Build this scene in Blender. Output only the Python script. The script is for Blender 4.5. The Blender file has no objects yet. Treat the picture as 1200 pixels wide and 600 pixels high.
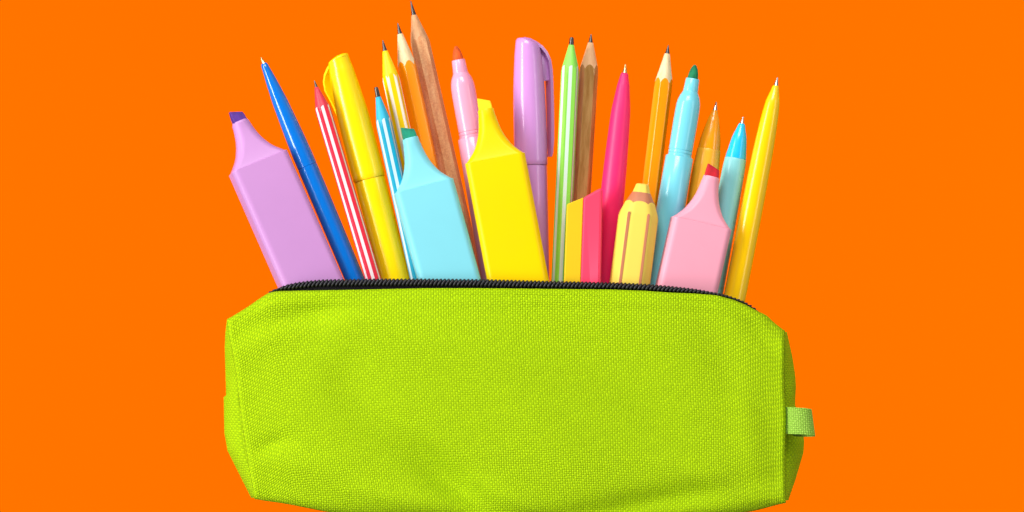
import bpy, math, random
from math import sin, cos, pi, radians, tan, atan2, floor
random.seed(4)
scene = bpy.context.scene
COL = scene.collection
S = 0.00035            # metres per photo pixel at the case
D = 2.0                # camera distance

def P(x, y, Y=0.0):
    """photo pixel (x, y) at depth Y (same pixel unit, behind the case front) -> world point"""
    f = (D + Y * S) / D
    return ((x - 600) * S * f, Y * S, (606 - y) * S * f)

def lerp(a, b, t): return a + (b - a) * t
def interp(tab, x):
    if x <= tab[0][0]: return tab[0][1]
    for (x0, y0), (x1, y1) in zip(tab, tab[1:]):
        if x <= x1: return y0 + (y1 - y0) * (x - x0) / (x1 - x0)
    return tab[-1][1]
def sinterp(tab, x, w=6.0):
    return sum(interp(tab, x + w * k / 3.0) for k in range(-3, 4)) / 7.0

# ------------------------------------------------------------------ materials
def lin(c):
    c /= 255.0
    return c / 12.92 if c <= 0.04045 else ((c + 0.055) / 1.055) ** 2.4
ALB = 0.86
def rgb(c, k=ALB): return (lin(c[0]) * k, lin(c[1]) * k, lin(c[2]) * k, 1)

class N:
    def __init__(self, name):
        self.m = bpy.data.materials.new(name); self.m.use_nodes = True
        self.t = self.m.node_tree; self.b = self.t.nodes['Principled BSDF']
    def n(self, typ, **kw):
        o = self.t.nodes.new(typ)
        for k, v in kw.items():
            if k.startswith('_'): setattr(o, k[1:], v)
            else: o.inputs[k.replace('__', ' ')].default_value = v
        return o
    def l(self, a, b): self.t.links.new(a, b)
    def math(self, op, a, b=None, c=None):
        o = self.t.nodes.new('ShaderNodeMath'); o.operation = op
        for i, v in enumerate((a, b, c)):
            if v is None: continue
            if isinstance(v, (int, float)): o.inputs[i].default_value = v
            else: self.l(v, o.inputs[i])
        return o.outputs[0]

def plastic(name, c, rough=0.24, coat=0.0, spec=0.4, bump=0.02, k=.96, sss=0.0):
    q = N(name); b = q.b
    b.inputs['Roughness'].default_value = rough
    b.inputs['Specular IOR Level'].default_value = spec
    b.inputs['Coat Weight'].default_value = coat; b.inputs['Coat Roughness'].default_value = 0.08
    tc = q.n('ShaderNodeTexCoord')
    nz = q.n('ShaderNodeTexNoise', Scale=900.0, Detail=3.0); q.l(tc.outputs['Object'], nz.inputs['Vector'])
    n2 = q.n('ShaderNodeTexNoise', Scale=60.0, Detail=4.0); q.l(tc.outputs['Object'], n2.inputs['Vector'])
    mx = q.n('ShaderNodeMix', _data_type='RGBA'); mx.inputs[6].default_value = rgb(c, k); mx.inputs[7].default_value = rgb([v * 0.955 for v in c], k)
    q.l(n2.outputs[0], mx.inputs[0]); q.l(mx.outputs[2], b.inputs['Base Color'])
    r = q.n('ShaderNodeMapRange'); q.l(n2.outputs[0], r.inputs[0]); r.inputs[3].default_value = rough * 0.8; r.inputs[4].default_value = rough * 1.25
    q.l(r.outputs[0], b.inputs['Roughness'])
    bp = q.n('ShaderNodeBump', Strength=bump, Distance=0.0004); q.l(nz.outputs[0], bp.inputs['Height']); q.l(bp.outputs[0], b.inputs['Normal'])
    return q.m

def metal(name, c, rough=0.2):
    q = N(name); q.b.inputs['Metallic'].default_value = 1; q.b.inputs['Base Color'].default_value = rgb(c, 1); q.b.inputs['Roughness'].default_value = rough
    tc = q.n('ShaderNodeTexCoord'); nz = q.n('ShaderNodeTexNoise', Scale=500.0, Detail=2.0); q.l(tc.outputs['Object'], nz.inputs['Vector'])
    bp = q.n('ShaderNodeBump', Strength=0.1, Distance=0.0003); q.l(nz.outputs[0], bp.inputs['Height']); q.l(bp.outputs[0], q.b.inputs['Normal'])
    return q.m

def grain(name, c1, c2, rough=0.6, sx=420.0, sz=28.0, bump=0.25, metallic=0.0, detail=5.0, speck=0.0, k=ALB):
    """fibrous material, grain running along local z"""
    q = N(name); tc = q.n('ShaderNodeTexCoord'); mp = q.n('ShaderNodeMapping'); mp.inputs['Scale'].default_value = (sx, sx, sz)
    q.l(tc.outputs['Object'], mp.inputs[0])
    nz = q.n('ShaderNodeTexNoise', Scale=1.0, Detail=detail, Roughness=0.65); q.l(mp.outputs[0], nz.inputs['Vector'])
    cr = q.n('ShaderNodeValToRGB'); cr.color_ramp.elements[0].position = 0.34; cr.color_ramp.elements[1].position = 0.66
    cr.color_ramp.elements[0].color = rgb(c1, k); cr.color_ramp.elements[1].color = rgb(c2, k)
    q.l(nz.outputs[0], cr.inputs[0]); out = cr.outputs[0]
    if speck:
        n3 = q.n('ShaderNodeTexNoise', Scale=1500.0, Detail=2.0); q.l(tc.outputs['Object'], n3.inputs['Vector'])
        mx = q.n('ShaderNodeMix', _data_type='RGBA', _blend_type='OVERLAY'); mx.inputs[0].default_value = speck
        q.l(out, mx.inputs[6]); q.l(n3.outputs[0], mx.inputs[7]); out = mx.outputs[2]
    q.l(out, q.b.inputs['Base Color']); q.b.inputs['Roughness'].default_value = rough; q.b.inputs['Metallic'].default_value = metallic
    bp = q.n('ShaderNodeBump', Strength=bump, Distance=0.0003); q.l(nz.outputs[0], bp.inputs['Height']); q.l(bp.outputs[0], q.b.inputs['Normal'])
    return q.m

def fabric(name, c, c2, pu=3.1, pv=3.0, dist=0.0006, rough=0.75, strength=1.0, weave2=False):
    """plain weave: warp and weft threads crossing, on the UV map (in photo pixels)"""
    q = N(name); uv = q.n('ShaderNodeUVMap'); uv.uv_map = 'UVMap'
    nw = q.n('ShaderNodeTexNoise', Scale=0.06, Detail=2.0); q.l(uv.outputs[0], nw.inputs['Vector'])
    nw2 = q.n('ShaderNodeTexNoise', Scale=0.5, Detail=1.0); q.l(uv.outputs[0], nw2.inputs['Vector'])
    sp = q.n('ShaderNodeSeparateXYZ'); q.l(uv.outputs[0], sp.inputs[0])
    wob = q.math('MULTIPLY_ADD', nw.outputs[0], 2.0, q.math('MULTIPLY', nw2.outputs[0], 0.25))
    u = q.math('ADD', q.math('DIVIDE', sp.outputs[0], pu), q.math('MULTIPLY', wob, 0.5))
    v = q.math('ADD', q.math('DIVIDE', sp.outputs[1], pv), wob)
    fu, fv = q.math('FRACT', u), q.math('FRACT', v)
    par = q.math('FLOORED_MODULO', q.math('ADD', q.math('FLOOR', u), q.math('FLOOR', v)), 2.0)
    su, sv = q.math('SINE', q.math('MULTIPLY', fu, pi)), q.math('SINE', q.math('MULTIPLY', fv, pi))
    # warp on top: round across u, long bow along v
    h1 = q.math('MULTIPLY', q.math('POWER', su, 0.6), q.math('MULTIPLY_ADD', q.math('POWER', sv, 0.8), 0.55, 0.45))
    h2 = q.math('MULTIPLY', q.math('POWER', sv, 0.6), q.math('MULTIPLY_ADD', q.math('POWER', su, 0.8), 0.55, 0.30))
    h = q.math('ADD', q.math('MULTIPLY', h1, par), q.math('MULTIPLY', q.math('MULTIPLY', h2, 0.8), q.math('SUBTRACT', 1.0, par)))
    thr = q.n('ShaderNodeTexWhiteNoise', _noise_dimensions='2D')
    cb = q.n('ShaderNodeCombineXYZ'); q.l(q.math('FLOOR', u), cb.inputs[0]); q.l(q.math('FLOOR', v), cb.inputs[1]); q.l(cb.outputs[0], thr.inputs['Vector'])
    mix = q.math('ADD', q.math('MULTIPLY', thr.outputs[0], 0.22), q.math('MULTIPLY', par, 0.78))
    mx = q.n('ShaderNodeMix', _data_type='RGBA'); mx.inputs[6].default_value = rgb(c2); mx.inputs[7].default_value = rgb(c)
    q.l(mix, mx.inputs[0]); q.l(mx.outputs[2], q.b.inputs['Base Color'])
    q.b.inputs['Roughness'].default_value = rough; q.b.inputs['Specular IOR Level'].default_value = 0.25
    q.b.inputs['Specular IOR Level'].default_value = 0.12
    h = q.math('ADD', h, q.math('MULTIPLY', nw2.outputs[0], 0.15))
    bp = q.n('ShaderNodeBump', Strength=strength, Distance=dist); q.l(h, bp.inputs['Height']); q.l(bp.outputs[0], q.b.inputs['Normal'])
    return q.m

# ------------------------------------------------------------------ object helpers
def tag(o, label=None, cat=None, group=None, kind=None):
    if label: o['label'] = label
    if cat: o['category'] = cat
    if group: o['group'] = group
    if kind: o['kind'] = kind
    return o

def mesh(name, verts, faces, mats, parent=None, fm=None, smooth=True, angle=32, uvs=None):
    me = bpy.data.meshes.new(name); me.from_pydata(verts, [], faces)
    for m in (mats if isinstance(mats, (list, tuple)) else [mats]): me.materials.append(m)
    if fm: me.polygons.foreach_set('material_index', fm)
    if uvs:
        ul = me.uv_layers.new(name='UVMap'); buf = []
        for l in me.loops: buf += uvs[l.vertex_index]
        ul.data.foreach_set('uv', buf)
    if smooth:
        me.shade_smooth(); me.set_sharp_from_angle(angle=radians(angle))
    me.validate(); me.update()
    o = bpy.data.objects.new(name, me); COL.objects.link(o)
    if parent: o.parent = parent
    return o

def fixn(o):
    import bmesh
    bm = bmesh.new(); bm.from_mesh(o.data); bmesh.ops.recalc_face_normals(bm, faces=bm.faces); bm.to_mesh(o.data); bm.free(); return o

class Item:
    """frame of a pen-like thing: local z runs up its axis, d = distance below the tip"""
    def __init__(self, name, tip, ang, length, Y, label, cat, group=None, spin=0.0):
        # ang: degrees, positive leans to the left (tip left of base)
        f = (D + Y * S) / D; self.k = S * f; self.L = length
        bx = tip[0] + sin(radians(ang)) * length; by = tip[1] + cos(radians(ang)) * length
        self.o = bpy.data.objects.new(name, None); COL.objects.link(self.o)
        self.o.empty_display_size = 0.01
        self.o.location = P(bx, by, Y); self.o.rotation_euler = (0, -radians(ang), 0)
        self.spin = radians(spin)
        tag(self.o, label, cat, group)
    def loft(self, name, rings, mat, parent=None, cap0=True, cap1=True, fm_fn=None, mats=None, angle=32):
        """rings: list of (list of (x, y)) with d each: [(d, pts)], pts may carry their own d as third value"""
        V = []; F = []; n = len(rings[0][1]); cs, sn = cos(self.spin), sin(self.spin)
        for d, pts in rings:
            for p in pts:
                dd = p[2] if len(p) > 2 else d
                x, y = p[0] * cs - p[1] * sn, p[0] * sn + p[1] * cs
                V.append((x * self.k, y * self.k, (self.L - dd) * self.k))
        fm = []
        for i in range(len(rings) - 1):
            for j in range(n):
                a, b = i * n + j, i * n + (j + 1) % n
                F.append((a, b, b + n, a + n)); fm.append(fm_fn(i, j) if fm_fn else 0)
        for cap, i in ((cap0, 0), (cap1, len(rings) - 1)):
            if cap:
                F.append(tuple(range(i * n, i * n + n))); fm.append(0)
        o = mesh(name, V, F, mats or mat, parent or self.o, fm, angle=angle)
        return fixn(o)
    def lathe(self, name, prof, mat, parent=None, n=48, **kw):
        return self.loft(name, [(d, [(r * sin(2 * pi * j / n), -r * cos(2 * pi * j / n)) for j in range(n)]) for d, r in smooth_prof(prof)], mat, parent, **kw)

def smooth_prof(prof):
    """insert Catmull-Rom points where profile entries ask for it (third value 's')"""
    out = []; n = len(prof)
    for i in range(n - 1):
        p = prof[i]; q = prof[i + 1]; out.append((p[0], p[1]))
        if len(p) > 2 or len(q) > 2:
            a = prof[i - 1] if (i > 0 and len(p) > 2) else p; b = prof[i + 2] if (i + 2 < n and len(q) > 2) else q
            for s in (0.167, 0.333, 0.5, 0.667, 0.833):
                r = 0.5 * ((2 * p[1]) + (q[1] - a[1]) * s + (2 * a[1] - 5 * p[1] + 4 * q[1] - b[1]) * s * s + (-a[1] + 3 * p[1] - 3 * q[1] + b[1]) * s ** 3)
                out.append((lerp(p[0], q[0], s), max(r, 0.05)))
    out.append((prof[-1][0], prof[-1][1])); return out

def length_to(tip, ang, row=585, cap=560):
    return min(cap, (row - tip[1]) / cos(radians(ang)))

# shared materials
M = {}
M['lead'] = metal('graphite', (92, 86, 84), 0.32)
M['steel'] = metal('polished_steel', (190, 186, 178), 0.12)
M['brass'] = metal('pale_brass', (214, 188, 128), 0.15)
M['wood_pale'] = grain('pale_sharpened_wood', (236, 200, 145), (250, 228, 180), sx=600, sz=120, rough=0.7)
M['wood_tan'] = grain('tan_sharpened_wood', (235, 170, 115), (248, 192, 140), sx=600, sz=120, rough=0.7)
M['wood_cone'] = grain('brownish_sharpened_wood', (205, 140, 90), (232, 175, 125), sx=600, sz=150, rough=0.75)
M['wood_raw'] = grain('unpainted_pencil_wood', (218, 144, 90), (240, 182, 126), sx=500, sz=90, rough=0.55, speck=0.6)

# ------------------------------------------------------------------ pencils
def hexr(phi, R, round_=0.0):
    """radius of a hexagon with across-corner radius R in direction phi"""
    a = (phi % (pi / 3)) - pi / 6
    h = R * cos(pi / 6) / cos(a)
    return lerp(h, R * 0.95, round_)

def pencil(name, tip, ang, Y, R, cone, lead, label, barrel, conemat, stripe=None, rot=-20, rnd=0.12, blunt=False, phase=0, leadr=3.0, row=585, group='pencils standing in the case'):
    it = Item(name, tip, ang, length_to(tip, ang, row), Y, label, 'pencil', group)
    n = 72
    ta = (R * 0.93 - leadr) / (cone - lead)            # cone slope below the lead
    phis = [2 * pi * j / n + radians(0.0) for j in range(n)]
    hx = [hexr(p - radians(rot), R, rnd) for p in phis]
    def ring(rf, df): return [(rf(j) * sin(phis[j]), -rf(j) * cos(phis[j]), df(j)) for j in range(n)]
    dstar = [lead + (h - leadr) / ta for h in hx]
    # graphite point
    if blunt:
        prof = [(0, leadr * .35), (0.6, leadr * .72), (2, leadr * .85), (lead + 1.5, leadr * 1.02)]
    else:
        prof = [(0, .4), (0.8, .75), (lead * .5, leadr * .58), (lead + 1.5, leadr)]
    it.lathe('lead', prof, M['lead'], n=24)
    rr = random.Random(name + label)
    wob = [0.35 * rr.random() for _ in range(n)]
    rings = [(0, ring(lambda j: leadr * .9, lambda j: lead)), (0, ring(lambda j: leadr + .15, lambda j: lead + .3))]
    for s in (0.25, 0.5, 0.75, 1.0):
        rings.append((0, ring(lambda j: lerp(leadr, hx[j], s) * (1 if s < 1 else 1.0), lambda j: lerp(lead, dstar[j], s))))
    it.loft('sharpened_cone' if not stripe else 'painted_cone', rings, conemat, cap0=True, cap1=False, angle=50)
    L = it.L
    rings = []
    for t in (0, 0.004, 0.02, 0.25, 0.5, 0.75, 1.0):
        rings.append((0, ring(lambda j: hx[j] * (1.0 if t else 0.985) + (.18 if t else 0), lambda j: lerp(dstar[j] + (0 if not t else wob[j] * (1 if t < .01 else 0)) - 0.2, L, t) if t < 1 else L)))
    if stripe:
        def fm(i, j):
            a = (360.0 * (j + .5) / n - phase + 12.5) % 60
            return 1 if a < 25 and i >= 0 else 0
        it.loft('barrel', rings, None, mats=[barrel, stripe], fm_fn=fm, cap0=False, angle=25)
    else:
        it.loft('barrel', rings, barrel, cap0=False, angle=25)
    return it

white_stripe = plastic('white_stripe_paint', (240, 222, 222), 0.3)
pencil('striped_pencil', (368.5, 94.5), 16.5, 40, 9.3, 33, 8, 'red pencil with white stripes and red cone, right of the blue pen',
       plastic('red_pencil_paint', (222, 40, 62), 0.28, .2), plastic('red_cone_paint', (222, 52, 72), 0.45), white_stripe, phase=2, leadr=2.2)
pencil('striped_pencil', (440.5, 101.8), 12.4, 46, 9.3, 41, 12, 'turquoise pencil with white stripes and blunt lead, left of the yellow striped pencil',
       plastic('turquoise_pencil_paint', (16, 160, 192), 0.28, .2), plastic('turquoise_cone_paint', (44, 176, 206), 0.45), plastic('pale_blue_stripe_paint', (205, 226, 236), .3), phase=2, blunt=True)
pencil('striped_pencil', (448.4, 47), 12.2, 62, 10.2, 43, 13, 'yellow pencil with white stripes and yellow cone, leftmost of the three tall pencils leaning together',
       plastic('yellow_pencil_paint', (250, 205, 0), 0.28, .2), plastic('yellow_cone_paint', (255, 216, 0), 0.45), plastic('cream_stripe_paint', (246, 226, 204), .3), phase=-24)
pencil('striped_pencil', (670, 43.5), 177.3 - 180, 58, 10.6, 36, 9, 'light green pencil with white stripes and green cone, beside the gold pencil',
       plastic('green_pencil_paint', (142, 216, 78), 0.28, .2), plastic('green_cone_paint', (142, 226, 88), 0.45), plastic('mint_stripe_paint', (216, 234, 216), .3), phase=2, blunt=True)
orange_paint = plastic('orange_pencil_paint', (255, 148, 0), 0.25, .3, k=1.0)
pencil('hexagonal_pencil', (466, 27), 12.3, 78, 11.6, 49, 13, 'orange pencil with pale sharpened wood, between yellow striped and bare wood pencils',
       orange_paint, M['wood_pale'], rot=-12)
pencil('hexagonal_pencil', (481.3, 1), 12.8, 96, 11.3, 46, 17, 'bare brown wood pencil with no paint, the tallest of all the pencils',
       M['wood_raw'], M['wood_cone'], rot=-20, rnd=.05)
gold = grain('gold_pencil_paint', (176, 122, 56), (218, 166, 98), rough=0.25, sx=500, sz=60, metallic=0.25, bump=.12, k=1.0)
gold.node_tree.nodes['Principled BSDF'].inputs['Coat Weight'].default_value = 0.7
pencil('hexagonal_pencil', (692.7, 40), -3.5, 79, 11.2, 39, 10, 'gold painted pencil with tan sharpened wood, standing right behind the green striped pencil',
       gold, M['wood_tan'], rot=-26, rnd=.06)
pencil('hexagonal_pencil', (783.2, 53), -7.0, 76, 10.8, 42, 10, 'orange pencil with pale wood point, standing between the magenta pen and the light blue marker',
       plastic('orange_pencil_paint', (255, 148, 0), 0.25, .3, k=1.0), M['wood_pale'], rot=-22)

# ------------------------------------------------------------------ ball pens
def pen(tip, ang, Y, prof, label, mat, tipmat, seam=None, gripmat=None, metal_len=10, mr=3.2, row=580, ring=None):
    it = Item('ballpoint_pen', tip, ang, length_to(tip, ang, row, 480), Y, label, 'pen', 'ballpoint pens standing in the case')
    t = it.lathe('metal_tip', [(0, .35), (.5, .8), (metal_len * .42, 1.25), (metal_len * .45, 1.6), (metal_len * .6, mr * .62), (metal_len + 1, mr)], tipmat, n=24)
    L = it.L
    if seam is None:
        pts = [(p[0], p[1], 1) for p in prof] + [(L - 3, prof[-1][1]), (L, prof[-1][1] * .8)]
        if ring:
            r = prof[-1][1]
            pts = [(p[0], p[1], 1) for p in prof if p[0] < ring] + [(ring - .3, interp(prof, ring)), (ring, interp(prof, ring) - .5), (ring + .9, interp(prof, ring) - .5), (ring + 1.2, interp(prof, ring))] + [(p[0], p[1]) for p in prof if p[0] > ring + 2] + [(L, r)]
        it.lathe('barrel', [(prof[0][0], prof[0][1] * .7)] + pts, mat)
    else:
        it.lathe('tip_cone', [(prof[0][0], prof[0][1] * .7)] + [(p[0], p[1], 1) for p in prof if p[0] < seam] + [(seam, interp(prof, seam))], gripmat)
        r0 = interp(prof, seam)
        it.lathe('barrel', [(seam + .1, r0 * .9), (seam + .1, r0 + .15), (seam + .9, r0 + .5)] + [(p[0], p[1] + .5, 1) for p in prof if p[0] > seam + 1] + [(L, prof[-1][1])], mat)
    return it

pen((306, 67), 22.9, 64, [(8, 3.2), (10, 4.2), (30, 6.6), (57, 9.2), (115, 11.7), (145, 12.0), (270, 11.5), (400, 11)], 'glossy royal blue ballpoint pen leaning left beside the lilac highlighter',
    plastic('blue_plastic', (0, 112, 206), 0.16, .6), M['brass'], ring=139, metal_len=9, mr=3)
pen((733, 75), -5.7, 68, [(10.5, 3.2), (12, 4.4), (25, 7.2), (55, 11.0), (95, 12.7), (145, 13.8), (260, 13.8)], 'matte magenta ballpoint pen standing between the gold pencil and an orange pencil',
    plastic('magenta_soft_plastic', (255, 38, 108), 0.42, 0, k=1.0), M['brass'])
pen((839.4, 119.5), -8.8, 78, [(10, 3.2), (11, 3.8), (20, 7), (40, 11.4), (56, 13.6), (80, 15.3), (120, 15.8)], 'orange ballpoint pen with paler orange barrel, behind the pink highlighter',
    plastic('pale_orange_plastic', (255, 174, 36), 0.3, .1), M['steel'], seam=56, gripmat=plastic('orange_tip_plastic', (255, 156, 0), 0.2, .3, k=1.0))
pen((871, 136.5), -10.2, 68, [(8.5, 3.2), (10, 4.2), (25, 8.6), (40, 11.0), (50, 12.3), (65, 13.0), (120, 13.3)], 'ballpoint pen with bright cyan cone and pale aqua barrel, left of the yellow pen',
    plastic('aqua_barrel_plastic', (140, 214, 214), 0.35, .1), M['steel'], seam=50, gripmat=plastic('cyan_tip_plastic', (30, 196, 246), 0.22, .3))
pen((911.2, 90.5), -11, 58, [(10, 3.2), (11, 3.9), (29, 8.4), (55, 10.7), (90, 12.1), (150, 13), (260, 13.2)], 'yellow ballpoint pen at the right end of the case',
    plastic('yellow_pen_plastic', (255, 202, 0), 0.22, .2, k=1.0), M['steel'])

# ------------------------------------------------------------------ round markers
def marker(tip, ang, Y, w, label, mat, nibmat, row=575):
    it = Item('felt_tip_marker', tip, ang, length_to(tip, ang, row, 430), Y, label, 'marker', 'round markers standing in the case')
    k = w
    it.lathe('nib', [(0, .8), (.8, 2.0, 1), (5, 4.2 * k, 1), (11, 5.8 * k, 1), (18, 6.5 * k)], nibmat, n=32)
    it.lathe('collar', [(16.5, 6 * k), (16.5, 7.6 * k), (17.3, 8.1 * k), (32, 8.9 * k)], mat)
    pr = [(31.4, 8.0 * k), (31.4, 8.9 * k), (33, 9.5 * k, 1), (38, 12.0 * k, 1), (45, 13.9 * k, 1), (53, 14.5 * k, 1), (70, 14.6 * k), (100, 14.3 * k)]
    for g in (101, 105):
        pr += [(g, 14.3 * k), (g + .5, 13.8 * k), (g + 1.2, 13.8 * k), (g + 1.7, 14.3 * k)]
    pr += [(109, 14.4 * k), (109.2, 16 * k), (110, 16.6 * k), (170, 17.0 * k), (it.L - 2, 17 * k), (it.L, 15 * k)]
    it.lathe('barrel', pr, mat, angle=40)
    return it
felt_dark = {}
def felt(name, c, c2=None): return grain(name, [v * .75 for v in c], c, rough=0.8, sx=700, sz=200, bump=.3)
pinkm = plastic('pink_plastic', (253, 166, 194), 0.24, .25, k=.92)
marker((534.3, 54), 9.6, 74, .97, 'round pink marker with orange bullet nib, behind the yellow highlighter', pinkm, felt('orange_felt', (255, 96, 10)))
bluem = plastic('pale_blue_plastic', (122, 216, 232), 0.24, .25, k=.92)
marker((814.5, 76), -9.6, 62, .98, 'round light blue marker with dark green bullet nib', bluem, felt('green_felt', (10, 140, 88)))

# ------------------------------------------------------------------ capped pens with clip
def capped(top, ang, Y, label, mat, clipaz, wide=None, tap=0.0, row=575, short=150, tilt=6.0, tiltaz=None, low=0.0, cdrop=0.0):
    it = Item('capped_marker', top, ang, length_to(top, ang, row, 470), Y, label, 'marker', 'capped markers with a clip')
    prof = smooth_prof([(2.4 + low, 2), (2.6 + low, 8.5, 1), (4.6 + low, 12.6, 1), (9 + low, 14.4 - tap, 1), (22, 16.0 - tap, 1), (50, 17.9 - tap * .6, 1), (78, 18.9, 1), (115, 19.3, 1), (short - .6, 19.4), (short, 18.9)])
    ta = radians(clipaz if tiltaz is None else tiltaz); rings = []
    for d, r in prof:                                     # the closed end slants down towards the clip
        fade = max(0.0, 1 - d / 45.0) ** 2
        rings.append((d, [(r * sin(2 * pi * j / 64), -r * cos(2 * pi * j / 64), d + fade * (1 + tilt * (r * cos(2 * pi * j / 64 - ta)) / 14.0)) for j in range(64)]))
    cap = it.loft('cap', rings, mat, angle=50)
    it.lathe('barrel', [(short - 4, 17.4), (short + .2, 17.5), (short + .7, 18.5), (it.L, 17.2)], mat)
    # clip: a strip that rises from the cap top, arches over the edge and runs down beside the cap
    path = [(-13.5, 3.4), (-11.5, .9), (-6, 0), (1, 1.2), (9, 5.2), (16, 10), (22, 17), (26.2, 26), (28.0, 38), (28.6, 54), (28.7, 75), (28.4, 100), (27.8, 122), (26.8, 135), (25.6, 140)]
    path = [(r, d + cdrop * max(0, 1 - d / 40)) for r, d in path]
    n = len(path); V = []; F = []
    az = radians(clipaz); cx, cy = sin(az), -cos(az)      # outward direction (az 0 = to the viewer)
    ix = 0
    def put(r, d, tt):
        x = cx * r - cy * tt; y = cy * r + cx * tt
        V.append((x * it.k, y * it.k, (it.L - d) * it.k))
    for i, (r, d) in enumerate(path):
        a = path[max(i - 1, 0)]; b = path[min(i + 1, n - 1)]
        dx, dy = b[0] - a[0], b[1] - a[1]; m = math.hypot(dx, dy); nx, ny = -dy / m, dx / m   # towards the cap
        th = 4.2 if i < n - 2 else 3.0
        w = interp(wide or [(0, 6.0), (4, 9.0), (7, 8.5), (n - 3, 7.0), (n - 1, 4.5)], i)
        for (o, t) in ((0, -w * .72), (0.0, w * .72), (.8, w), (th, w), (th, -w), (.8, -w)):
            put(r + nx * o, d + ny * o, t)
    for i in range(n - 1):
        for j in range(6):
            F.append((i * 6 + j, i * 6 + (j + 1) % 6, (i + 1) * 6 + (j + 1) % 6, (i + 1) * 6 + j))
    F.append((5, 4, 3, 2, 1, 0)); F.append(tuple((n - 1) * 6 + j for j in range(6)))
    # web that joins the clip to the cap at its upper end
    clip = fixn(mesh('clip', V, F, mat, cap, angle=40))
    V = []; F = []
    web = [(4, 4.5), (11, 9), (17, 14), (22, 22), (24.2, 34), (24.6, 50)]
    for r, d in web:
        for t in (-2.6, 2.6): put(r, d, t)
    for r, d in web:
        for t in (-2.6, 2.6): put(min(r, 11.5), d + 2, t)
    m = len(web) * 2
    for i in range(len(web) - 1):
        a = 2 * i; F += [(a, a + 1, a + 3, a + 2), (m + a, m + a + 2, m + a + 3, m + a + 1), (a, a + 2, m + a + 2, m + a), (a + 1, m + a + 1, m + a + 3, a + 3)]
    F.append((0, m, m + 1, 1)); a = m - 2; F.append((a, a + 1, m + a + 1, m + a))
    fixn(mesh('clip_web', V, F, mat, cap, smooth=False))
    return it
lil = plastic('lilac_plastic', (214, 148, 216), 0.24, .25, k=.92)
capped((618.3, 44), 1.6, 74, 'lilac marker closed with a long clipped cap, standing behind the yellow highlighter', lil, 112)
yel = plastic('yellow_plastic', (255, 214, 0), 0.24, .15, k=1.0)
capped((394.5, 62), 14.6, 62, 'fat yellow marker closed with a clipped cap, right of the red striped pencil', yel, -148, tap=1.2, wide=[(0, 3), (3, 6), (5, 9), (6, 11.5), (7, 13), (8, 13), (9, 8), (10, 4), (14, 3)], short=153, tilt=4.5, tiltaz=-110, low=1.5, cdrop=3.5)

# ------------------------------------------------------------------ chisel highlighters
def highlighter(c, ang, Y, label, mat, nibmat, spin=0, row=560, nibslope=1.0, T=18.5, collar=56):
    up = (-sin(radians(ang)), -cos(radians(ang)))
    H = collar + 15
    tip = (c[0] + up[0] * H, c[1] + up[1] * H)
    it = Item('chisel_highlighter', tip, ang, length_to(tip, ang, row, 400), Y, label, 'highlighter', 'flat highlighters with chisel nibs', spin=spin)
    n = 64
    def sec(hw, ht, e):
        out = []
        for j in range(n):
            a = 2 * pi * (j + .5) / n; s_, c_ = sin(a), -cos(a)
            out.append((hw * math.copysign(abs(s_) ** (2 / e), s_), ht * math.copysign(abs(c_) ** (2 / e), c_)))
        return out
    def rrect(hw, ht, r):
        # rounded rectangle with n points
        out = []; q = n // 4
        for (sx, sy, a0) in ((1, 1, 0), (-1, 1, 90), (-1, -1, 180), (1, -1, 270)):
            for i in range(q):
                a = radians(a0 + 90 * i / (q - 1)); out.append((sx * (hw - r) + r * cos(a), sy * (ht - r) + r * sin(a)))
        return out
    W = 35.6
    b = []
    for d, o, r in ((0, -1.6, 5), (.15, -.6, 6.5), (.6, -.1, 7.5), (1.6, 0, 8), (60, 0.1, 8), (it.L - H - 2, 0, 8), (it.L - H, -2, 8)):
        b.append((H + d, rrect(W + o, T + o, r)))
    it.loft('barrel', b, mat, angle=40)
    sh = []
    for h, hw in ((-1, 33.0), (0.3, 33.4), (1.5, 32.6), (3, 31.0), (6, 28.3), (10, 24.6), (15, 21.2), (20, 18.6), (26, 15.9), (33, 13.6), (40, 12.0), (46, 11.0), (50, 10.6)):
        t = max(h, 0) / 50.0; ht = lerp(T - 1.6, 10.0, min(1, t * 1.15) ** .8); r = lerp(7.0, min(hw, ht) * .99, min(1, t * 1.05))
        r = min(r, hw * .99, ht * .99)
        sh.append((H - h, rrect(hw, ht, r)))
    it.loft('neck', sh[::-1], mat, angle=40)
    it.loft('collar', [(H - collar, sec(8.0, 7.8, 2.2)), (H - collar + .1, sec(9.0, 8.8, 2.2)), (H - collar + 1, sec(9.5, 9.2, 2.2)), (H - 50, sec(10.1, 9.7, 2.1)), (H - 49, sec(10.1, 9.7, 2.1))], mat, angle=45)
    # chisel nib: slanted top, cut on both flats
    def nb(hw, ht, d, sl): return (0, [(x, y, d + sl * x / 8.0) for x, y in rrect(hw, ht, 1.4)])
    it.loft('nib', [nb(6.9, 3.0, 3.6, 3.0 * nibslope), nb(7.4, 3.5, 4.1, 3.0 * nibslope), nb(7.9, 5.8, 9.5, 1.2 * nibslope), nb(8.2, 6.2, 17, 0)], nibmat, angle=30)
    return it
highlighter((302, 190.5), 23.7, 52, 'lilac chisel highlighter with dark purple nib, leftmost in the case', plastic('lilac_highlighter_plastic', (200, 143, 201), 0.34, 0, .2, k=.92), felt('purple_felt', (92, 44, 150)), spin=13, collar=53, row=540)
highlighter((496, 218.5), 15.3, 35, 'light turquoise chisel highlighter with green nib', plastic('turquoise_highlighter_plastic', (130, 212, 224), 0.34, 0, .2, k=.92), felt('teal_green_felt', (0, 152, 118)), spin=5, collar=59)
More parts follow.
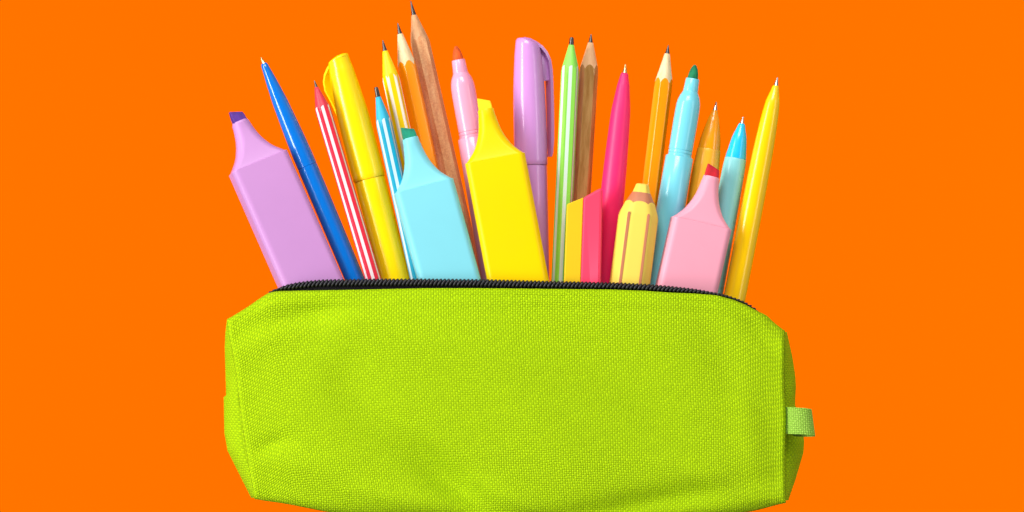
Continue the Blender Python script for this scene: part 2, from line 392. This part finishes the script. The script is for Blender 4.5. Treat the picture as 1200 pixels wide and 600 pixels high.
highlighter((580, 186), 10.7, 35, 'yellow chisel highlighter with yellow nib, in the middle of the case', plastic('yellow_highlighter_plastic', (248, 206, 0), 0.34, 0, .15, k=.95), plastic('yellow_felt', (250, 212, 0), .7), spin=0, collar=59)
highlighter((821.5, 261.5), -12.7, 41, 'pink chisel highlighter with red nib', plastic('pink_highlighter_plastic', (246, 163, 182), 0.34, 0, .2, k=.92), felt('red_felt', (232, 18, 42)), spin=6, collar=56)

# ------------------------------------------------------------------ erasers
def slab(name, outline, Y0, Y1, mat, parent, org, bev=2.2, uvs=None, angle=40):
    """rounded slab with the outline in photo pixels"""
    n = len(outline); cx = sum(p[0] for p in outline) / n; cy = sum(p[1] for p in outline) / n
    def inset(m):
        out = []
        for i in range(n):
            a, b, c = outline[i - 1], outline[i], outline[(i + 1) % n]
            d1 = (b[0] - a[0], b[1] - a[1]); d2 = (c[0] - b[0], c[1] - b[1]); m1 = math.hypot(*d1) or 1; m2 = math.hypot(*d2) or 1
            nx = -(d1[1] / m1 + d2[1] / m2); ny = d1[0] / m1 + d2[0] / m2; q = math.hypot(nx, ny) or 1
            nx, ny = nx / q, ny / q
            if (cx - b[0]) * nx + (cy - b[1]) * ny < 0: nx, ny = -nx, -ny
            out.append((b[0] + nx * m, b[1] + ny * m))
        return out
    V = []; F = []
    lay = []
    for k in range(5): a = pi / 2 * k / 4; lay.append((Y0 + bev * (1 - sin(a)), bev * (1 - cos(a)) ))
    lay = lay[::-1]
    lay = [(Y0 + bev * (1 - cos(pi / 2 * k / 4)), bev * (1 - sin(pi / 2 * k / 4))) for k in range(5)]
    lay += [(Y1 - bev * (1 - cos(pi / 2 * k / 4)), bev * (1 - sin(pi / 2 * k / 4))) for k in range(4, -1, -1)]
    for Y, ins in lay:
        for x, y in inset(ins):
            p = P(x, y, (Y0 + Y1) / 2); V.append((p[0] - org[0], Y * S - org[1], p[2] - org[2]))
    m = len(lay)
    for i in range(m - 1):
        for j in range(n): F.append((i * n + j, i * n + (j + 1) % n, (i + 1) * n + (j + 1) % n, (i + 1) * n + j))
    F.append(tuple(range(n))); F.append(tuple((m - 1) * n + j for j in range(n)))
    return fixn(mesh(name, V, F, mat, parent, angle=angle))
def rnd_poly(pts, r, k=5):
    out = []; n = len(pts)
    for i in range(n):
        a, b, c = pts[i - 1], pts[i], pts[(i + 1) % n]; rr = r[i] if isinstance(r, (list, tuple)) else r
        if rr == 0: out.append(b); continue
        def to(p, q, m):
            d = math.hypot(q[0] - p[0], q[1] - p[1]); m = min(m, d * .45); return (p[0] + (q[0] - p[0]) * m / d, p[1] + (q[1] - p[1]) * m / d)
        s, e = to(b, a, rr), to(b, c, rr)
        for t in range(k + 1):
            t /= k; out.append((s[0] * (1 - t) ** 2 + 2 * b[0] * t * (1 - t) + e[0] * t * t, s[1] * (1 - t) ** 2 + 2 * b[1] * t * (1 - t) + e[1] * t * t))
    return out

org = P(682, 470, 28)
e = bpy.data.objects.new('two_tone_eraser', None); COL.objects.link(e); e.location = org
tag(e, 'slanted eraser, half yellow and half pink, standing in front of the gold pencil', 'eraser', 'erasers standing in the case')
rub_y = plastic('yellow_rubber', (236, 190, 0), 0.6, 0, .3, k=.92); rub_p = plastic('pink_rubber', (255, 60, 96), 0.55, 0, .35, k=.92)
slab('yellow_half', rnd_poly([(664.3, 240), (683.3, 232.2), (675.5, 470), (655.5, 470)], [2, 0, 0, 2]), 14, 42, rub_y, e, org, 1.6)
# pink half: its slanted top face is bevelled towards the viewer
slab('pink_half', rnd_poly([(683.35, 232.6), (703, 221.2), (706, 223.5), (704, 331), (700, 470), (675.55, 470)], [3, 5, 2, 0, 2, 0]), 13.4, 42.6, rub_p, e, org, 2.6)

it = Item('pencil_shaped_eraser', (753, 215.5), -7.3, 250, 30, 'pale yellow eraser shaped like a fat pencil with brown stripes, left of the pink highlighter', 'eraser', 'erasers standing in the case')
pe_y = plastic('pale_yellow_rubber', (244, 212, 84), 0.5, 0, .35, k=.92); pe_b = plastic('brown_rubber', (196, 120, 84), 0.5, 0, .35)
n = 60
def fat(hw, ht, wave=0, d=0, mode=0):
    """flattened hexagonal section: wide front facet, two side facets"""
    cor = [(-.50, -1), (.56, -1), (1, -.15), (.82, .9), (-.82, .9), (-1, -.15)]
    pts = []; per = n // 6
    for i in range(6):
        a, b = cor[i], cor[(i + 1) % 6]
        for k in range(per):
            t = k / per; x, y = lerp(a[0], b[0], t), lerp(a[1], b[1], t)
            s = 1 - .045 * (1 - min(1, min(t, 1 - t) * 6))       # soften the corners
            pts.append((x * hw * s, y * ht * s, d + wave * abs(sin(pi * t)) ** .7))
    return pts
it.loft('tip', [(0, fat(6, 4, 0, 0)), (0, fat(7.6, 5.4, 0, .8)), (0, fat(10.8, 8.2, 0, 10.5))], pe_y, angle=30)
it.loft('band', [(0, fat(10.8, 8.2, 0, 10.4)), (0, fat(11.3, 8.7, 0, 10.9)), (0, fat(17.6, 12.6, -3, 24.2))], pe_b, cap1=False, angle=30)
bd = it.loft('body', [(0, fat(17.6, 12.5, -3, 24.0)), (0, fat(18.2, 13, -3, 24.6)), (0, fat(23.2, 15, -2, 36.0)), (0, fat(24.4, 15.6, 0, 40)), (0, fat(24.6, 15.8, 0, 120)), (0, fat(24.6, 15.8, 0, 248)), (0, fat(23, 15, 0, 250))], pe_y, angle=24)
def stripe_on(it, x0, w, d0, d1, y, parent):
    V = []
    for d in (d0, d0 + 2, d1):
        ww = w * (.5 if d == d0 else 1)
        for (x, yy) in ((x0 - ww, y + .5), (x0 - ww * .8, y - .35), (x0 + ww * .8, y - .35), (x0 + ww, y + .5)):
            V.append((x * it.k, yy * it.k, (it.L - d) * it.k))
    F = []
    for i in range(2):
        for j in range(4): F.append((i * 4 + j, i * 4 + (j + 1) % 4, i * 4 + 4 + (j + 1) % 4, i * 4 + 4 + j))
    F += [(3, 2, 1, 0), (8, 9, 10, 11)]
    return fixn(mesh('stripe', V, F, pe_b, parent, angle=40))
stripe_on(it, -11.6, 1.7, 35, 247, -15.7, bd); stripe_on(it, 11.4, 1.7, 35, 247, -15.7, bd)

# ------------------------------------------------------------------ the pencil case
fab = fabric('lime_canvas', (190, 226, 0), (157, 194, 0), 2.9, 2.8, strength=.8)
case = bpy.data.objects.new('pencil_case', None); COL.objects.link(case); corg = P(600, 612, 65); case.location = corg
tag(case, 'lime green canvas pencil case, unzipped and full of pens and pencils', 'pencil case')
def CP(x, y, Y):
    p = P(x, y, Y); return (p[0] - corg[0], p[1] - corg[1], p[2] - corg[2])

top = [(262, 376), (266, 374), (279, 366.5), (293, 357.6), (305, 349), (315, 342.8), (325, 341), (350, 340.4), (400, 339.8), (500, 337.6), (560, 337.6), (640, 338.4), (720, 339.3), (760, 341), (785, 342.8), (815, 344), (840, 346), (858, 350.5), (873, 356.5), (886, 363.5), (899, 369.5), (906, 377), (920, 388)]
bot = [(290, 583), (298, 585), (330, 589.5), (378, 599), (430, 605.5), (500, 609), (600, 610.5), (780, 608), (840, 603), (881, 598.5), (921, 588)]
lseam = [(374, 266), (396, 269), (418, 273), (440, 276.7), (493, 283), (539, 290), (583, 298)]
rseam = [(388, 920), (440, 919.5), (487, 921.3), (540, 920.3), (588, 921)]
XL0, XR0 = 266.0, 920.0
dents = [ # cx, cy, angle deg (direction of the fold), half length, half width, depth (+ = pushed in)
    (524, 560, 35, 72, 20, 10.5), (470, 585, 10, 80, 13, -3.5), (600, 585, 24, 60, 14, -3.5), (760, 588, -10, 110, 14, 5.0),
    (345, 372, -12, 75, 13, 4.0), (300, 400, -35, 50, 18, -1.6), (317, 522, -20, 24, 10, 2.6), (350, 545, 12, 70, 16, -3), (420, 470, 60, 90, 30, 3),
    (700, 400, 25, 130, 34, 3), (520, 400, 18, 120, 30, -3), (850, 420, 60, 80, 24, 3.0), (880, 500, 80, 70, 18, -2.5), (640, 500, 40, 110, 30, -3), (760, 480, 35, 90, 26, 2.5), (250+640, 390, 40, 30, 9, 2.0),
    (840, 565, 25, 60, 14, -3), (395, 400, -60, 60, 22, -1.2)]
def dent(x, y):
    s = 0
    for cx, cy, an, hl, hw, dp in dents:
        a = radians(an); dx, dy = x - cx, y - cy
        u = dx * cos(a) + dy * sin(a); v = -dx * sin(a) + dy * cos(a)
        q = (u / hl) ** 2 + (v / hw) ** 2
        if q < 9: s += 1.9 * dp * math.exp(-q)
    return s
def gap(x):       # half opening of the zip at x
    a = max(0.0, min(1.0, (x - 306) / 80.0)); b = max(0.0, min(1.0, (900 - x) / 62.0))
    return 60 * min(a ** .4, b ** .4)
NU = 200
def col_sec(u):
    """closed-open section for column u: list of (x, y, Y)"""
    x = lerp(XL0, XR0, u); yt = sinterp(top, x, 3); yb = sinterp(bot, lerp(292, 921, u), 8); g = gap(x)
    e = min(u, 1 - u) * 654                                 # px from the end seam
    endf = 1 - math.exp(-e / 10.0)
    out = []
    def X(v): # seam shape carried to the interior
        yy = lerp(yt, yb, v)
        xl = lerp(interp(lseam, yy), interp(lseam, yy), 0); xr = interp(rseam, yy)
        return lerp(xl, xr, u)
    Yf0 = 65 - g
    # top flap from the lip forward to the front edge
    Yfr = lerp(6, 3, endf)
    nt = 10
    for i in range(nt):
        t = i / nt; Y = lerp(Yf0, Yfr, t)
        if Yf0 <= Yfr: Y = lerp(Yf0, Yf0 - .5, t)
        sag = (2.0 * sin(pi * t * .5)) if Yf0 > Yfr + 5 else .4 * t
        out.append((X(0.0), yt + sag * .6, Y))
    y0 = out[-1][1]; Ys = out[-1][2]
    nf = 110
    for i in range(1, nf + 1):
        v = i / nf; y = lerp(y0, yb, v)
        vv = min(v, 1 - v) * (yb - y0)
        bul = 15 * (1 - math.exp(-vv / 30.0)) * (1 - math.exp(-e / 60.0)) + 5 * (1 - math.exp(-vv / 4.0)) * math.sqrt(min(1, e / 3.5))
        if v > .5: bul = bul * 1.0
        base = lerp(Ys, lerp(5, 9, endf), min(1, v * 12))
        edge = min(1, vv / 10) * min(1, e / 8)
        seamline = 1.3 * math.exp(-((y - yt - 9) / 1.8) ** 2) * min(1, e / 20)      # topstitched fold under the zip
        out.append((X(v), y, base - bul + dent(X(v), y) * edge + seamline, base - bul))
    nb = 10
    for i in range(1, nb + 1):
        t = i / nb; out.append((X(1.0), yb + 1.0 * sin(pi * t), lerp(9, 121, t)))
    nk = 24
    for i in range(1, nk + 1):
        v = i / nk; vv = min(v, 1 - v) * 250; yt2 = yt + 4
        out.append((X(1 - v), lerp(yb, yt2, v), 121 + 12 * (1 - math.exp(-vv / 30)) * endf - (6 * v)))
    Yb0 = 65 + g
    for i in range(1, 7):
        t = i / 6; out.append((X(0), yt + 4 - (3.5 * t if g < 5 else 0) + .0, lerp(115, Yb0 if g > .1 else 65.02, t)))
    return out
V = []; UV = []; F = []
for iu in range(NU + 1):
    u = iu / NU; u = .5 - .5 * cos(pi * u) if False else u
    # finer columns near the ends
    u = u + 0.06 * sin(2 * pi * u) * -1 / (2 * pi) * 2
    c = col_sec(u); pr = None; arc = 0
    arc = -sum(math.hypot(q2[1] - q1[1], q2[-1] - q1[-1]) for q1, q2 in zip(c[:10], c[1:11]))      # weave is counted from the front edge
    for q4 in c:
        x, y, Y = q4[:3]; Yp = q4[-1]
        if pr: arc += math.hypot(y - pr[0], Yp - pr[1])
        pr = (y, Yp); V.append(CP(x, y, Y)); UV.append((lerp(266, 920, u), arc + (340 - 338)))
ns = len(c)
for i in range(NU):
    for j in range(ns - 1):
        F.append((i * ns + j, (i + 1) * ns + j, (i + 1) * ns + j + 1, i * ns + j + 1))
body = mesh('body', V, F, fab, case, uvs=UV, angle=70)
fixn(body)
sd = body.modifiers.new('thickness', 'SOLIDIFY'); sd.thickness = 2.2 * S; sd.offset = -1 ; sd.use_even_offset = False

def end_panel(side):
    seam = lseam if side < 0 else rseam
    outl = [(374, 266), (390, 264), (407, 263.2), (440, 264.2), (463.6, 264.9), (465.2, 262), (507, 262.8), (528, 266.5), (545, 275), (584, 294.5)] if side < 0 else \
           [(388, 922), (418, 928.6), (440, 932), (452, 932.8), (474, 931.8), (488, 936), (504, 941), (518, 942.5), (531, 941.5), (560, 933), (586, 924)]
    y0, y1 = (375, 583.5) if side < 0 else (389, 586.5)
    V = []; F = []; UV = []; nv, nt = 90, 28
    for i in range(nv + 1):
        v = i / nv; y = lerp(y0, y1, v); xs = interp(seam, y) - side * 4.5; xo = interp(outl, y) if True else 0
        b = abs(xo - xs)
        for j in range(nt + 1):
            t = j / nt; Y = lerp(25, 119, t); vv = min(v, 1 - v)
            k = min(1, sin(pi * t)) ** .55
            x = xs + side * (b * k + .0) + side * .8 * sin(y * .11 + t * 5) * k * (1 - k) * 3
            V.append(CP(x, y, Y)); UV.append((Y, y))
    for i in range(nv):
        for j in range(nt): a = i * (nt + 1) + j; F.append((a, a + 1, a + nt + 2, a + nt + 1))
    o = fixn(mesh('end_panel', V, F, fab, case, uvs=UV, angle=60))
    m = o.modifiers.new('thickness', 'SOLIDIFY'); m.thickness = 1.2 * S
    return o
end_panel(-1); end_panel(1)

# piping: the rolled seam allowance along each end edge
def tube(name, pts, r, mat, parent, n=8, closed=False, uv=False):
    V = []; F = []
    from mathutils import Vector
    pv = [Vector(p) for p in pts]
    for i, p in enumerate(pv):
        t = (pv[min(i + 1, len(pv) - 1)] - pv[max(i - 1, 0)]).normalized(); a = t.cross(Vector((0.13, 1, 0.21))).normalized(); b = t.cross(a)
        rr = r[i] if isinstance(r, list) else r
        for j in range(n):
            q = p + a * (cos(2 * pi * j / n) * rr) + b * (sin(2 * pi * j / n) * rr); V.append(tuple(q))
    for i in range(len(pv) - 1):
        for j in range(n): F.append((i * n + j, i * n + (j + 1) % n, (i + 1) * n + (j + 1) % n, (i + 1) * n + j))
    F.append(tuple(range(n))); F.append(tuple((len(pv) - 1) * n + j for j in range(n)))
    return fixn(mesh(name, V, F, mat, parent, angle=60))

# zip: dark tape and coil on each lip
zmat = plastic('black_nylon', (24, 21, 27), 0.42, 0, .5, k=1); tmat = fabric('black_tape', (30, 27, 30), (16, 14, 16), 2.0, 2.0, .0003)
ztop = [(314, 343.2), (319, 340.5), (325, 337), (332.5, 333.4), (347.5, 330.2), (362, 328.4), (377.5, 327.3), (430, 326.4), (500, 326.4), (560, 327), (640, 329), (720, 330.8), (755, 332.6), (785, 335.2), (815, 338.6), (840, 343), (852, 346), (862, 349.5), (873, 354), (884, 361.5), (888, 365)]
def zip_row(sgn, x0=316, x1=886):
    dy = 0 if sgn < 0 else 5
    V = []; F = []; UV = []; m = 140
    for i in range(m + 1):
        x = lerp(x0, x1, i / m); yg = sinterp(top, x, 3) + dy; yz = sinterp(ztop, x, 4) + dy
        Y = 65 + sgn * gap(x)
        for (yy, Y2) in ((yg + 5, Y - sgn * 2.0), (yg + 1.0, Y - sgn * 2.0), (lerp(yg, yz, .5), Y - sgn * 2.2), (yz + 3, Y - sgn * 3.0)):
            V.append(CP(x, yy, Y2 )); UV.append((x, yy))
    for i in range(m):
        for j in range(3): F.append((i * 4 + j, i * 4 + 4 + j, i * 4 + 5 + j, i * 4 + 1 + j))
    o = mesh('zip_tape', V, F, tmat, case, uvs=UV); md = o.modifiers.new('thickness', 'SOLIDIFY'); md.thickness = 1.0 * S; md.offset = 0
    pts = []; rad = []
    steps = 14; pitch = 4.6; N_ = int((x1 - x0) / pitch * steps)
    for i in range(N_ + 1):
        x = lerp(x0, x1, i / N_); a = 2 * pi * i / steps
        yz = sinterp(ztop, x, 4) + dy; yg = sinterp(top, x, 3) + dy
        hgt = max(1.2, min(4.2, (yg - yz) * .42)); Y = 65 + sgn * gap(x)
        pts.append(CP(x + 3.0 * cos(a), yz + hgt + .2 - (hgt - 1.0) * cos(a), Y - sgn * .5 + 2.6 * sin(a) * -1)); rad.append(min(1.4, .4 * hgt + .3) * S)
    return tube('zip_coil', pts, rad, zmat, case, n=7)
zip_row(-1); zip_row(1)

# ribbon loop at the right end
rib = fabric('light_green_ribbon', (172, 216, 84), (148, 198, 64), 2.6, 2.6, .0004, .6)
path = [(917, 14, 0), (922, 6, 0), (929, 1, .4), (937, -1, .8), (944, 0, 1.6), (949, 3.5, 2.6), (951, 8, 3.6), (949.5, 13, 4.4), (944, 17, 4.6), (936, 20, 4.4), (926, 24, 4)]
V = []; F = []; UV = []; arc = 0; pr = None; K = 10
for i, (x, Y, dz) in enumerate(path):
    if pr: arc += math.hypot(x - pr[0], Y - pr[1])
    pr = (x, Y)
    for k in range(K + 1):
        t = k / K; sk = (t) * interp([(0, 0), (4, 2.5), (6, 4.5), (10, 3)], i)
        V.append(CP(x + sk, lerp(477, 508.5, t) + dz * .75, Y)); UV.append((arc, 33 * t))
for i in range(len(path) - 1):
    for k in range(K): a = i * (K + 1) + k; F.append((a, a + K + 1, a + K + 2, a + 1))
o = fixn(mesh('ribbon_loop', V, F, rib, case, uvs=UV, angle=80)); sb = o.modifiers.new('smooth', 'SUBSURF'); sb.levels = 2; sb.render_levels = 2
m = o.modifiers.new('thickness', 'SOLIDIFY'); m.thickness = 1.8 * S; m.offset = 0
o['label'] = 'paler green ribbon loop sewn to the right end'

# ------------------------------------------------------------------ setting
q = N('orange_paper'); q.b.inputs['Base Color'].default_value = (0.93, 0.130, 0.0, 1); q.b.inputs['Roughness'].default_value = 1; q.b.inputs['Specular IOR Level'].default_value = 0
orange = q.m
def boxm(name, x0, x1, y0, y1, z0, z1, mat):
    V = [(x, y, z) for x in (x0, x1) for y in (y0, y1) for z in (z0, z1)]
    F = [(0, 1, 3, 2), (4, 6, 7, 5), (0, 4, 5, 1), (2, 3, 7, 6), (0, 2, 6, 4), (1, 5, 7, 3)]
    return fixn(mesh(name, V, F, mat, smooth=False))
zf = (606 - 611.8) * S
stand = plastic('pale_grey_stand', (190, 190, 186), .6)
tag(boxm('table_top', -.16, .16, -.012, .06, zf - .02, zf, stand), kind='structure')
tag(boxm('backdrop', -4, 4, 2.2, 2.25, -3.5, 4.5, orange), kind='structure')

# ------------------------------------------------------------------ world, lamps, camera
w = bpy.data.worlds.new('World'); scene.world = w; w.use_nodes = True
bg = w.node_tree.nodes['Background']; bg.inputs[0].default_value = (1, 1, 1, 1); bg.inputs[1].default_value = 0.41
# studio surroundings: pale all round, dim behind the camera
g = w.node_tree; tcw = g.nodes.new('ShaderNodeTexCoord'); sx_ = g.nodes.new('ShaderNodeSeparateXYZ'); g.links.new(tcw.outputs['Generated'], sx_.inputs[0])
mr = g.nodes.new('ShaderNodeMapRange'); mr.inputs[1].default_value = -.97; mr.inputs[2].default_value = -.62; mr.inputs[3].default_value = .22; mr.inputs[4].default_value = 1.0; mr.interpolation_type = 'SMOOTHSTEP'
g.links.new(sx_.outputs[1], mr.inputs[0]); g.links.new(mr.outputs[0], bg.inputs[0])
def area(name, loc, target, sx, sy, power, spread=180):
    from mathutils import Vector
    l = bpy.data.lights.new(name, 'AREA'); l.shape = 'RECTANGLE'; l.size = sx; l.size_y = sy; l.energy = power; l.spread = radians(spread)
    o = bpy.data.objects.new(name, l); COL.objects.link(o); o.location = loc
    o.rotation_euler = (Vector(target) - Vector(loc)).to_track_quat('-Z', 'Y').to_euler(); return o
area('softbox_key', (-1.18, -.86, .15), (0, 0, .12), .38, 1.8, 13, 110)
area('softbox_top', (-.15, -1.25, 1.35), (0, 0, .12), 1.0, .5, 8.4, 110)
area('softbox_fill', (1.2, -1.0, .3), (0, 0, .1), .3, .9, .8, 90)
for sx in (-1, 1):      # two tall lamps outside the frame wash the backdrop evenly
    area('backdrop_lamp', (sx * 1.9, .75, .3), (sx * .75, 2.2, .3), .5, 2.6, 19.5, 110)

cam = bpy.data.cameras.new('Camera'); co = bpy.data.objects.new('Camera', cam); COL.objects.link(co); scene.camera = co
co.location = (0, -D, 0); co.rotation_euler = (pi / 2, 0, 0)
cam.sensor_width = 36; cam.lens = 36 * D / (1200 * S); cam.shift_y = (606 - 300) / 1200; cam.clip_start = .05; cam.clip_end = 50
scene.render.engine = 'CYCLES'
vs = scene.view_settings; vs.view_transform = 'Standard'; vs.look = 'None'; vs.exposure = 0; vs.gamma = 1
scene.render.resolution_x = 1024; scene.render.resolution_y = 512
